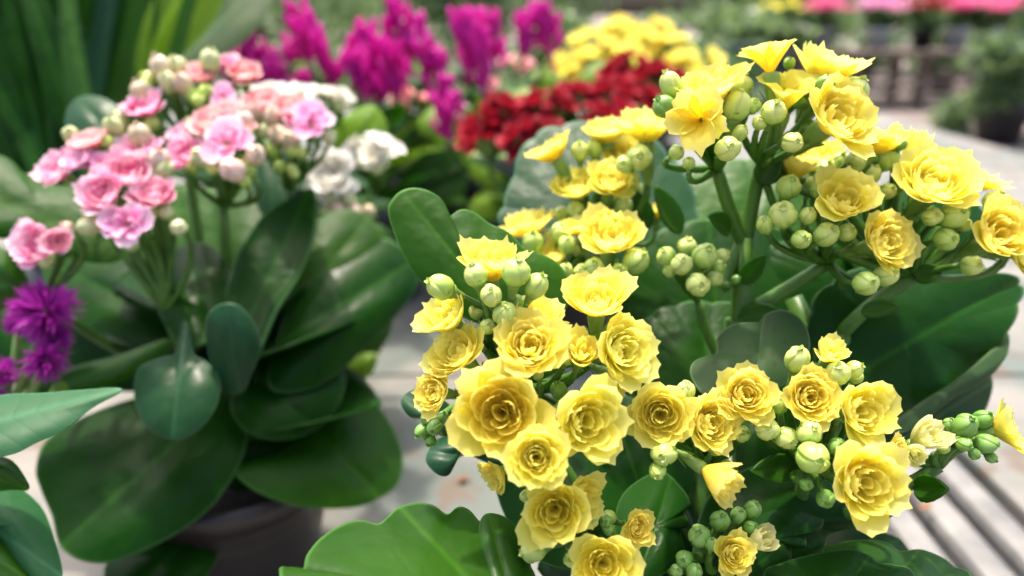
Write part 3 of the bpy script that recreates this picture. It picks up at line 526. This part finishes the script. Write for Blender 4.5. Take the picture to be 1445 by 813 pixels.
L([(78,548),(100,522),(160,506),(238,480),(232,497),(190,527),(140,547),(90,556)], (155,525), .335, (.01,0), m='leaf_mid', rib=((240,480),(80,550)), thick=.002)
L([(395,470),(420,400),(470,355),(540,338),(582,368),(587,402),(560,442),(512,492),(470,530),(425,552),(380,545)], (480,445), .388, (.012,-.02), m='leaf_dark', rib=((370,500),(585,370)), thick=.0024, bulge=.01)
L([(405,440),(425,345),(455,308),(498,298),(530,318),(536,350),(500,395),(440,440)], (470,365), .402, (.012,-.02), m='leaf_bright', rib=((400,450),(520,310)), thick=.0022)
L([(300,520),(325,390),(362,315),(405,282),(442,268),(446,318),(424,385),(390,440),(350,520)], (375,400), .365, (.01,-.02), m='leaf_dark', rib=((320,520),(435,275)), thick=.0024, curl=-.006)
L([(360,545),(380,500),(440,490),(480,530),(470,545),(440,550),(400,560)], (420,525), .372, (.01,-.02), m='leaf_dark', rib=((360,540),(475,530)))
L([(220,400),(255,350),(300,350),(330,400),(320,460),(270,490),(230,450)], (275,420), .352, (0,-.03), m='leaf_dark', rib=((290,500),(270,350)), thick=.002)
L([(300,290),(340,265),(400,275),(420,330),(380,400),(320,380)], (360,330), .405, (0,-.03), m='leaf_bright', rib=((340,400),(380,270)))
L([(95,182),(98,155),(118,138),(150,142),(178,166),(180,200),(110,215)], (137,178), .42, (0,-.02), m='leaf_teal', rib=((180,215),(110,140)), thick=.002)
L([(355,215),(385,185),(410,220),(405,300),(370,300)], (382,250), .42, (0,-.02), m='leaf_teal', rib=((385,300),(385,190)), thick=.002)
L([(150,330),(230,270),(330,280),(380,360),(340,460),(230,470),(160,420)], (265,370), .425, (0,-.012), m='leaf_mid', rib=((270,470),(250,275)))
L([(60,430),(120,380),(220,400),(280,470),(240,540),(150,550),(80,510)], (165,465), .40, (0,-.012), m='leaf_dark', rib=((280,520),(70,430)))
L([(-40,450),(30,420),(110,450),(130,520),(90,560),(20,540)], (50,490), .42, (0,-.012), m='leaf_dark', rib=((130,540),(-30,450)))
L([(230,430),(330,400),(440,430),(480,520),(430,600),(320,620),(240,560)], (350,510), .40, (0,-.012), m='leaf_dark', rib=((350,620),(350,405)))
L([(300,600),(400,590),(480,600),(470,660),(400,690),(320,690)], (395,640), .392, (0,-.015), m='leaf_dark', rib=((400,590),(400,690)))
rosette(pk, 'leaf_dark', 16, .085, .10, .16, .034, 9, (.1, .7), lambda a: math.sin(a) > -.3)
# ------------------------------------------------------------------ white kalanchoe behind it
def dome(px, py, d, rx, ry, n, r, rng, kind='F'):
    out = []
    for i in range(n):
        a = rng.uniform(0, 6.283); q = math.sqrt(rng.random()); x, y = math.cos(a)*q, math.sin(a)*q
        out.append((px+x*rx, py-y*ry, r*rng.uniform(.8, 1.2), (x*.7, .6+y*.4, .6), kind, rng.uniform(-.01, .012)*d/.5))
    return out
rg = random.Random(12)
wk = thing('kalanchoe_plant', 'white kalanchoe showing behind the pink one beside a pale leaf', 'potted plant', on_plane(428, .58, 0), 'potted flowers on the nursery bench')
pot(wk, 'pot', .058); WB = wpos(wk)+Vector((0, 0, .1))
cluster(wk, (385, 190, .50), WB, dome(385,133,.47,48,14,10,19,rg), [], .47, 'white', 'creambud')
cluster(wk, (450, 190, .50), WB, dome(450,136,.47,40,12,9,18,rg), [(430,150,9),(480,150,9)], .47, 'white', 'creambud')
cluster(wk, (470, 300, .47), WB, [(468,245,38,(0,.2,.95),'O'), (452,268,26,(-.3,0,.9),'F'), (485,262,20,(.3,0,.9),'O')], [(478,300,14,0,0,'pinkbud'), (500,300,12,0,0,'pinkbud'), (470,285,11), (492,285,11), (520,298,10,0,0,'pinkbud'), (460,300,10)], .44, 'white', 'creambud')
cluster(wk, (525, 270, .50), WB, dome(522,210,.47,28,14,9,24,rg), [(530,235,12),(515,230,11),(540,228,9)], .47, 'white', 'creambud')
L = lambda pts, c, d, g=(0, 0), **k: leaf(wk, pts, c, d, g, rings=6, **k)
L([(470,200),(490,165),(525,150),(545,175),(540,205),(510,220),(480,240)], (510,190), .49, m='leaf_lime', rib=((480,240),(540,155)))
L([(560,260),(600,215),(655,205),(650,250),(600,300),(560,300)], (605,255), .80, m='leaf_mid', rib=((560,300),(650,210)))
L([(480,400),(500,330),(540,320),(560,360),(540,400)], (520,360), .60, m='leaf_mid')
L([(470,545),(500,500),(545,430),(555,440),(545,480),(500,540)], (510,495), .50, m='leaf_mid', rib=((470,545),(550,435)))
L([(480,530),(500,505),(530,500),(525,525),(500,545),(485,550)], (505,522), .46, m='leaf_lime')
rosette(wk, 'leaf_dark', 14, .09, .10, .18, .034, 19, (.1, .8))
# ------------------------------------------------------------------ red and yellow kalanchoes further back
def backplant(label, rootpx, rootd, domes, col, seed, leaves, hr=.0115, potm='pot', lm='leaf_dark'):
    rng = random.Random(seed); r = thing('kalanchoe_plant', label, 'potted plant', on_plane(rootpx, rootd+.05, 0), 'potted flowers on the nursery bench')
    pot(r, potm); B = wpos(r)+Vector((0, 0, .1))
    for (px, py, rx, ry, n, d) in domes:
        cluster(r, (px, py+ry+30*.6/d, d+.02), B, dome(px, py, d, rx, ry, n, hr/d*FPX, rng), [], d, col)
    for pts, c, d, m in leaves: leaf(r, pts, c, d, (0, -.02), m=m, rings=6, samples=64)
    rosette(r, lm, 16, .095, .11, .19, .032, seed+1, (.1, .9)); return r
backplant('red kalanchoe with crimson flower heads in front of the blurred yellow one', 800, .68,
  [(692,178,40,34,16,.56), (755,205,36,28,11,.54), (770,160,38,24,12,.60), (825,145,40,22,12,.62), (878,140,42,24,13,.62), (885,100,26,18,9,.70), (940,105,36,24,11,.70), (850,175,40,22,9,.58)], 'red', 31,
  [([(660,300),(690,260),(730,235),(740,270),(700,310)], (700, 275), .74, 'leaf_lime'), ([(560,290),(620,235),(660,230),(650,280),(600,310)], (615, 270), .80, 'leaf_mid'), ([(655,220),(700,215),(730,240),(700,265),(665,250)], (695, 238), .74, 'leaf_lime'), ([(700,240),(760,215),(780,260),(730,290)], (745, 250), .74, 'leaf_teal')])
backplant('yellow kalanchoe blurred behind the red flowers', 900, 1.12,
  [(900,45,45,16,12,1.02), (850,70,40,18,12,1.0), (810,92,28,18,8,.98), (940,72,40,18,10,1.02), (975,92,34,14,9,1.0), (880,90,40,16,8,1.0)], 'yellow', 41,
  [([(745,110),(770,95),(800,115),(790,130),(760,130)], (772,113), .95, 'leaf_lime'), ([(815,112),(845,88),(875,95),(870,120),(830,125)], (845,107), .95, 'leaf_lime')], .015)
backplant('salmon pink kalanchoe half hidden under the magenta celosia plumes', 610, .92,
  [(590,148,34,12,9,.78), (685,112,16,10,4,.8), (725,85,22,12,6,.95), (560,130,20,10,5,.8)], 'salmon', 51,
  [([(590,175),(615,150),(650,165),(640,190),(605,195)], (620,172), .72, 'leaf_lime'), ([(640,110),(670,85),(700,100),(690,125)], (672,105), .85, 'leaf_teal'), ([(700,150),(740,125),(770,135),(750,160)], (738,143), .8, 'leaf_lime')], .0105)
# ------------------------------------------------------------------ magenta celosia
def plume_mesh(seed):
    rng = random.Random(seed); mb = MB()
    for k in range(26):
        a = rng.uniform(0, 6.283); t = rng.random(); q = rng.uniform(.08, .40)*(1-.55*t); z = t*.66
        l = rng.uniform(.20, .40); base = Vector((math.cos(a)*q*.6, math.sin(a)*q*.6, z)); tip = base+Vector((math.cos(a)*q*.9, math.sin(a)*q*.9, l))
        w = rng.uniform(.06, .09); mid = (base+tip)/2+Vector((math.cos(a)*.03, math.sin(a)*.03, 0))
        mb.tube([base, lerp(base, mid, .6), mid, lerp(mid, tip, .6), tip], [w*.5, w*.9, w*1.05, w*1.0, w*.55], 8)
    mb.tube([Vector((0, 0, -.25)), Vector((0, 0, .3)), Vector((0, 0, .8))], [.05, .08, .04], 7)
    return mb.mesh('plume_mesh', M['plume'])
PL = [plume_mesh(i) for i in range(5)]
def celosia(label, px, d, plumes, seed):
    rng = random.Random(seed); r = thing('celosia_plant', label, 'potted plant', on_plane(px, d, 0), 'potted flowers on the nursery bench'); pot(r, 'potblack')
    b = wpos(r)+Vector((0, 0, .1))
    st = MB(); tips = []
    for (x, y, h, w, dd) in plumes:
        bot = P(x, y+h*.5, dd); st.tube(bez(b, Vector((lerp(b.x, bot.x, .5), bot.y, lerp(b.z, bot.z, .6))), bot, 7), .0028, 7); tips.append(bot)
    st.obj('stem', M['stalk'], r)
    for (x, y, h, w, dd), bot in zip(plumes, tips):
        o = inst('flower_plume', rng.choice(PL), r, bot, (rng.uniform(-.35, .35), rng.uniform(-.3, .3), 1), 1); s = h/FPX*dd*rng.uniform(.7, 1.15); o.scale = (w/FPX*dd*1.4, w/FPX*dd*1.4, s)
    for i in range(22):
        a = i*2.4; z = lerp(.1, .2, rng.random()); e = Vector((math.cos(a), math.sin(a), 0)); base = wpos(r)+Vector((0, 0, z))+e*.02; Ln = rng.uniform(.06, .10)
        one_leaf(r, base, base+e*Ln+Vector((0, 0, rng.uniform(0, .05))), .016, (-e.x*.3, -e.y*.3, 1), rng.choice(['leaf_mid', 'leaf_bright', 'leaf_lime']), .2, .15, 0)
    return r
celosia('celosia with loose magenta plumes rising behind the white kalanchoe', 540, .84, [(440,45,90,40,.74),(470,75,100,44,.72),(500,60,95,44,.76),(535,85,120,46,.72),(570,45,110,44,.78),(600,50,110,46,.76),(560,100,80,38,.70),(515,110,70,34,.70),(620,90,70,36,.76)], 5)
celosia('celosia with upright magenta plumes nearest the red flowers', 690, .95, [(660,45,110,46,.80),(682,75,110,44,.78),(700,50,90,38,.84),(738,40,80,40,.92),(778,42,80,40,.92),(625,118,60,34,.74),(632,165,60,34,.68),(640,140,50,30,.70)], 6)
celosia('small celosia with magenta plumes beside the dark strappy leaves', 370, .80, [(350,78,80,40,.68),(378,72,100,44,.68),(400,90,80,38,.66),(330,92,70,34,.68),(428,105,40,26,.70),(410,60,60,30,.74)], 7)
# ------------------------------------------------------------------ purple plant at the front left
gp = thing('celosia_plant', 'purple flowered plant with long pointed mint green leaves at the left edge', 'potted plant', on_plane(-120, .30, 0), 'potted flowers on the nursery bench')
pot(gp, 'potblack', .05); gb_ = wpos(gp)+Vector((0, 0, .1))
def spiky(seed):
    rng = random.Random(seed); mb = MB()
    for k in range(190):
        v = Vector((rng.gauss(0, 1), rng.gauss(0, 1), rng.gauss(.4, .9))).normalized(); l = rng.uniform(.75, 1.05)
        s = v.cross(Vector((rng.random(), rng.random(), rng.random()))).normalized(); w = rng.uniform(.04, .075)
        gleaf(mb, v*.1, v*l, w, v.cross(s), .5, .08, 0, nu=4, nv=2)
    return mb.mesh('purple_head_mesh', M['purple'])
SP = [spiky(i) for i in range(3)]
heads = [(64,440,52,.315,(0,.2,1)), (28,455,26,.318,(-.5,.2,.8)), (66,508,36,.312,(.1,-.2,1)), (78,478,26,.318,(.3,0,.9)), (5,525,26,.312,(0,0,1)), (-5,560,22,.312,(0,0,1))]
st = MB(); eb = P(20, 640, .33)
for (x, y, r, d, a) in heads: st.tube(bez(gb_, eb, P(x, y, d+.006), 8), [.003-.0002*i for i in range(8)], 8)
st.obj('stem', M['calyx'], gp)
for (x, y, r, d, a) in heads: inst('flower_head', RNG.choice(SP), gp, P(x, y, d), AX(a), r/FPX*d)
L = lambda pts, c, d, g=(0, 0), **k: leaf(gp, pts, c, d, g, rings=8, **k)
L([(-90,575),(0,559),(60,556),(110,552),(172,550),(130,576),(92,605),(50,626),(10,643),(-90,660)], (30,595), .232, (.004,-.02), m='leaf_mint', rib=((-120,625),(172,550)), bulge=.003, thick=.0008)
L([(-60,630),(0,645),(20,655),(36,678),(40,690),(20,690),(-60,690)], (-5,668), .236, m='leaf_mid', rib=((-60,650),(40,690)), thick=.0008)
L([(-90,670),(0,676),(28,690),(58,718),(75,760),(87,815),(60,822),(28,795),(-10,750),(-90,740)], (15,740), .242, (.01,-.02), m='leaf_mint', rib=((-80,690),(87,815)), thick=.0008)
L([(-90,720),(-20,740),(18,775),(45,805),(55,830),(-10,840),(-90,820)], (-15,785), .234, (.01,-.02), m='leaf_mid', rib=((-80,740),(55,830)), thick=.0008)
L([(-60,340),(0,350),(22,366),(40,398),(46,420),(20,432),(-60,440)], (0,395), .318, (.01,0), m='leaf_mid', rib=((-60,360),(46,420)), thick=.001)
L([(40,590),(60,570),(90,530),(105,540),(90,580),(60,600)], (75,565), .33, m='leaf_lime')
# ------------------------------------------------------------------ tall dark strappy plant at the back left
tp = thing('peace_lily', 'tall dark strap leaved plant with one pale leaf behind the pink kalanchoe', 'potted plant', on_plane(120, .95, 0), 'potted flowers on the nursery bench')
pot(tp, 'potblack', .075, .13); tb = wpos(tp)+Vector((0, 0, .12)); rg = random.Random(8)
for i in range(85):
    px = rg.uniform(-160, 260); d = rg.uniform(.66, .98); tip = P(px+rg.uniform(-170, 150), rg.uniform(-330, -40), d)
    base = P(lerp(120, px, .55), rg.uniform(230, 330), d)
    one_leaf(tp, base, tip, rg.uniform(.006, .015), (rg.uniform(-.9, .9), -1, rg.uniform(0, .5)), rg.choice(['leaf_dark', 'leaf_dark', 'leaf_dark', 'leaf_teal', 'leaf_mid']), .35, rg.uniform(-.3, .3), 0, .001, pw=.7)
one_leaf(tp, P(215, 120, .7), P(330, -60, .72), .02, (.4, -1, .2), 'leaf_lime', .3, .05, 0)
one_leaf(tp, P(200, 150, .74), P(268, -80, .76), .018, (.4, -1, .2), 'leaf_lime', .3, .05, 0)
L = lambda pts, c, d, g=(0, 0), **k: leaf(tp, pts, c, d, g, rings=6, **k)
L([(248,92),(280,60),(310,20),(330,-20),(385,-40),(378,20),(345,58),(300,85)], (325,30), .62, (0,-.04), m='leaf_grey', rib=((250,92),(380,-35)))
q = MB(); q.tube(bez(tb, P(150, 330, .85), P(150, 250, .82), 6), .012, 8); q.obj('stem', M['stalk'], tp)

# ------------------------------------------------------------------ far side of the nursery
def foliage_obj(name, mt, parent, c, rad, n, size, seed, flat=1.0):
    rng = random.Random(seed); mb = MB(); lob = [Vector((rng.gauss(0, .5), rng.gauss(0, .5), rng.gauss(0, .45))) for _ in range(9)]
    for k in range(n):
        l = lob[rng.randrange(9)]; p = Vector((rng.gauss(0, 1), rng.gauss(0, 1), rng.gauss(0, 1))).normalized()*(rng.random()**.4)*.55+l
        p = Vector((c[0]+p.x*rad[0], c[1]+p.y*rad[1], c[2]+p.z*rad[2])); a = Vector((rng.gauss(0, 1), rng.gauss(0, 1), rng.gauss(0, .6))).normalized(); b = a.cross(Vector((rng.gauss(0, 1), rng.gauss(0, 1), 1))).normalized()
        s = size*rng.uniform(.6, 1.3); mb.add([p-a*s, p+b*s*.45, p+a*s, p-b*s*.45], [(0, 1, 2, 3)])
    return mb.obj(name, M[mt], parent, False)
def tree(x, y, h, r, label, seed, mt='leaf_far', low=.2, n=1500, group='trees behind the nursery yard'):
    t = thing('tree', label, 'tree', (x, y, -.75), group); rng = random.Random(seed)
    q = MB(); q.tube([(x, y, -.75), (x+.05, y, -.75+h*.35), (x-.04, y+.05, -.75+h*.8)], [.07*h/3, .05*h/3, .02*h/3], 10)
    for k in range(5): a = rng.uniform(0, 6.3); z = h*rng.uniform(.3, .6); q.tube([(x, y, -.75+z), (x+math.cos(a)*r*.6, y+math.sin(a)*r*.6, -.75+z+r*.5)], [.03*h/3, .01*h/3], 6)
    q.obj('trunk', M['bark'], t); foliage_obj('crown', mt, t, (x, y, -.75+h*(low+(1-low)/2)), (r, r, h*(1-low)*.55), n, .13, seed); return t
TT = [(-11,15,4.2,2.0),(-8.2,13,3.6,1.7),(-6,16,4.4,2.1),(-4.2,13,3.4,1.5),(-2.4,15,4.0,1.9),(-.7,13,3.0,1.3),(1.0,16.5,3.6,1.5),(4.4,16,4,1.4),(5.4,13.5,3.4,1.5),(7.0,15,4.2,1.9),(9.2,13.5,3.8,1.8),(11.5,15,4.4,2.1),(14,14,4,2)]
for i, (x, y, h, r) in enumerate(TT):
    tree(x, y, h, r, 'bushy green tree blurred far behind the yard', 60+i, 'leaf_far' if i % 2 else 'leaf_far2', .06, 1500)
# low hedge line closing the yard
for i in range(14):
    x = -15+i*2.3
    if i in (7, 8): continue
    o = foliage_obj('shrub', 'leaf_far' if i % 3 else 'leaf_far2', None, (x, 19, -.1), (1.5, .9, 1.1), 900, .13, 90+i); tag(o, 'low green shrub in the blurred row closing the yard', 'shrub', 'shrubs closing the yard')
# dark planter box
pb_ = thing('planter_box', 'long dark green planter box on the ground left of the wooden bench', 'planter', (2.4, 9, -.75))
q = MB(); q.box((1.6, 8.7, -.75), (3.25, 9.5, -.12)); q.obj('box_body', M['darkgreen'], pb_, False, .01)
q = MB(); q.box((1.57, 8.67, -.12), (3.28, 9.53, -.07)); q.obj('rim', M['darkgreen'], pb_, False, .01)
foliage_obj('foliage', 'leaf_far2', pb_, (2.4, 9.1, .12), (.8, .35, .2), 700, .09, 77)
# wooden bench with flowers
db = thing('display_bench', 'weathered wooden display bench with a slatted lower shelf across the yard', 'bench', (6, 9, -.75))
q = MB(); q.box((2.9, 8.55, -.17), (9.5, 9.45, -.11)); q.obj('bench_top', M['wood'], db, False, .006)
for z in (-.36, -.47, -.60):
    q = MB(); q.box((2.9, 8.60, z-.06), (9.5, 8.64, z)); q.obj('rail', M['wood'], db, False, .004)
for x in (3.2, 4.6, 5.6, 6.6, 8.1, 9.3):
    for y in (8.645, 9.3):
        q = MB(); q.box((x, y, -.75), (x+.1, y+.1, -.17)); q.obj('leg', M['wood'], db, False, .004)
cols = [('M', 'lilac'), ('M', 'red'), ('M', 'pink')]
def bloom(name, parent, mt, c, r, n, seed):
    rng = random.Random(seed); mb = MB()
    for k in range(n):
        p = Vector((rng.gauss(0, .5)*r[0], rng.gauss(0, .5)*r[1], abs(rng.gauss(0, .5))*r[2]))+Vector(c); s = rng.uniform(.02, .04)
        for j in range(5):
            a = j*1.2566+rng.random(); mb.add([p, p+Vector((math.cos(a)*s, math.sin(a)*s*.6, s*.5)), p+Vector((math.cos(a+.6)*s*1.2, math.sin(a+.6)*s*.7, s*.8)), p+Vector((math.cos(a+1.2)*s, math.sin(a+1.2)*s*.6, s*.5))], [(0, 1, 2, 3)])
    return tag(mb.obj(name, M[mt], parent, False), kind='stuff')
def farpot(x, y, z, mt, label, seed, potm='potwhite', s=1):
    t = thing('flowering_plant', label, 'potted plant', (x, y, z), 'flowering pots on the wooden bench')
    q = MB(); q.lathe([(.001, 0), (.09*s, 0), (.125*s, .2*s), (.14*s, .2*s), (.14*s, .23*s), (.12*s, .23*s), (.11*s, .20*s), (.001, .19*s)], 20, 0, (x, y, z)); q.obj('pot', M[potm], t)
    foliage_obj('foliage', 'leaf_far', t, (x, y, z+.34*s), (.24*s, .22*s, .14*s), 380, .06, seed)
    bloom('blossom', t, mt, (x, y, z+.42*s), (.24*s, .2*s, .14*s), 40 if mt == 'yellow' else 170, seed+1); return t
for i, (px, mt, lab) in enumerate([(1085,'yellow','yellow flowered pot leftmost on the wooden bench'), (1140,'pink','dusky pink flowered pot between the yellow and lilac ones'), (1215,'lilac','lilac pink flowered pot beside the red one on the wooden bench'), (1275,'red','only red flowered pot on the wooden bench'), (1320,'pink','bright pink flowered pot just right of the red one'), (1365,'pink','bright pink flowered pot second from the right end'), (1415,'pink','bright pink flowered pot at the right end')]):
    farpot((px-CX)/FPX*8.95, 9.0, -.11, mt, lab, 200+i*3, 'potwhite' if i not in (0, 3) else 'potblack', 1.0)
for i, (x, y, lab) in enumerate([(4.1,6.3,'grey green bushy shrub in a dark pot beside the bench end'), (5.0,6.6,'dense green shrub partly outside the right edge of the yard')]):
    t = thing('potted_shrub', lab, 'shrub', (x, y, -.75))
    q = MB(); q.lathe([(.001, 0), (.16, 0), (.2, .3), (.22, .3), (.22, .34), (.19, .34), (.001, .31)], 24, 0, (x, y, -.75)); q.obj('pot', M['potblack'], t)
    foliage_obj('foliage', 'leaf_far2' if i == 0 else 'leaf_far', t, (x, y, -.2+.3*i), (.42, .4, .36+.3*i), 2200, .06, 300+i)

# dry leaf scraps fallen on the bench
for (px, py, lab) in ((1308, 722, 'small dry orange leaf scrap lying on the bench bars'), (655, 682, 'dry brown leaf scrap lying on the bench between the plants')):
    d = CAMZ/(math.sin(PITCH)+(py-CY)/FPX*math.cos(PITCH)); c = P(px, py, d)+Vector((0, 0, .002)); q = MB()
    gleaf(q, c+Vector((-.005, 0, 0)), c+Vector((.004, .003, .002)), .0025, (0, 0, 1), .3, .1); o = q.obj('fallen_leaf', M['dry']); so2 = o.modifiers.new('thickness', 'SOLIDIFY'); so2.thickness = .0006
    tag(o, lab, 'leaf')

# green nursery plants standing across the yard, left of and behind the wooden bench
rg = random.Random(77)
for i in range(20):
    x, y = (lerp(-4.6, 1.6, i/12)+rg.uniform(-.2, .2), rg.uniform(5.2, 8.2)) if i < 13 else (lerp(3.2, 8.6, (i-13)/6), rg.uniform(10.4, 11.2))
    h = rg.uniform(.26, .46)
    t = thing('potted_shrub', 'round green nursery plant in a black pot in the blurred rows beyond the long bench' if i < 13 else 'round green nursery plant standing on the ground behind the wooden bench', 'shrub', (x, y, -.75), 'green nursery plants beyond the long bench' if i < 13 else 'green plants behind the wooden bench')
    q = MB(); q.lathe([(.001, 0), (.13, 0), (.17, .24), (.18, .24), (.18, .27), (.16, .27), (.001, .25)], 20, 0, (x, y, -.75)); q.obj('pot', M['potblack'], t)
    foliage_obj('foliage', ['leaf_far', 'leaf_far2', 'leaf_far'][i % 3], t, (x, y, -.42+h*.6), (.42, .42, h*.8), 1300, .06, 400+i)
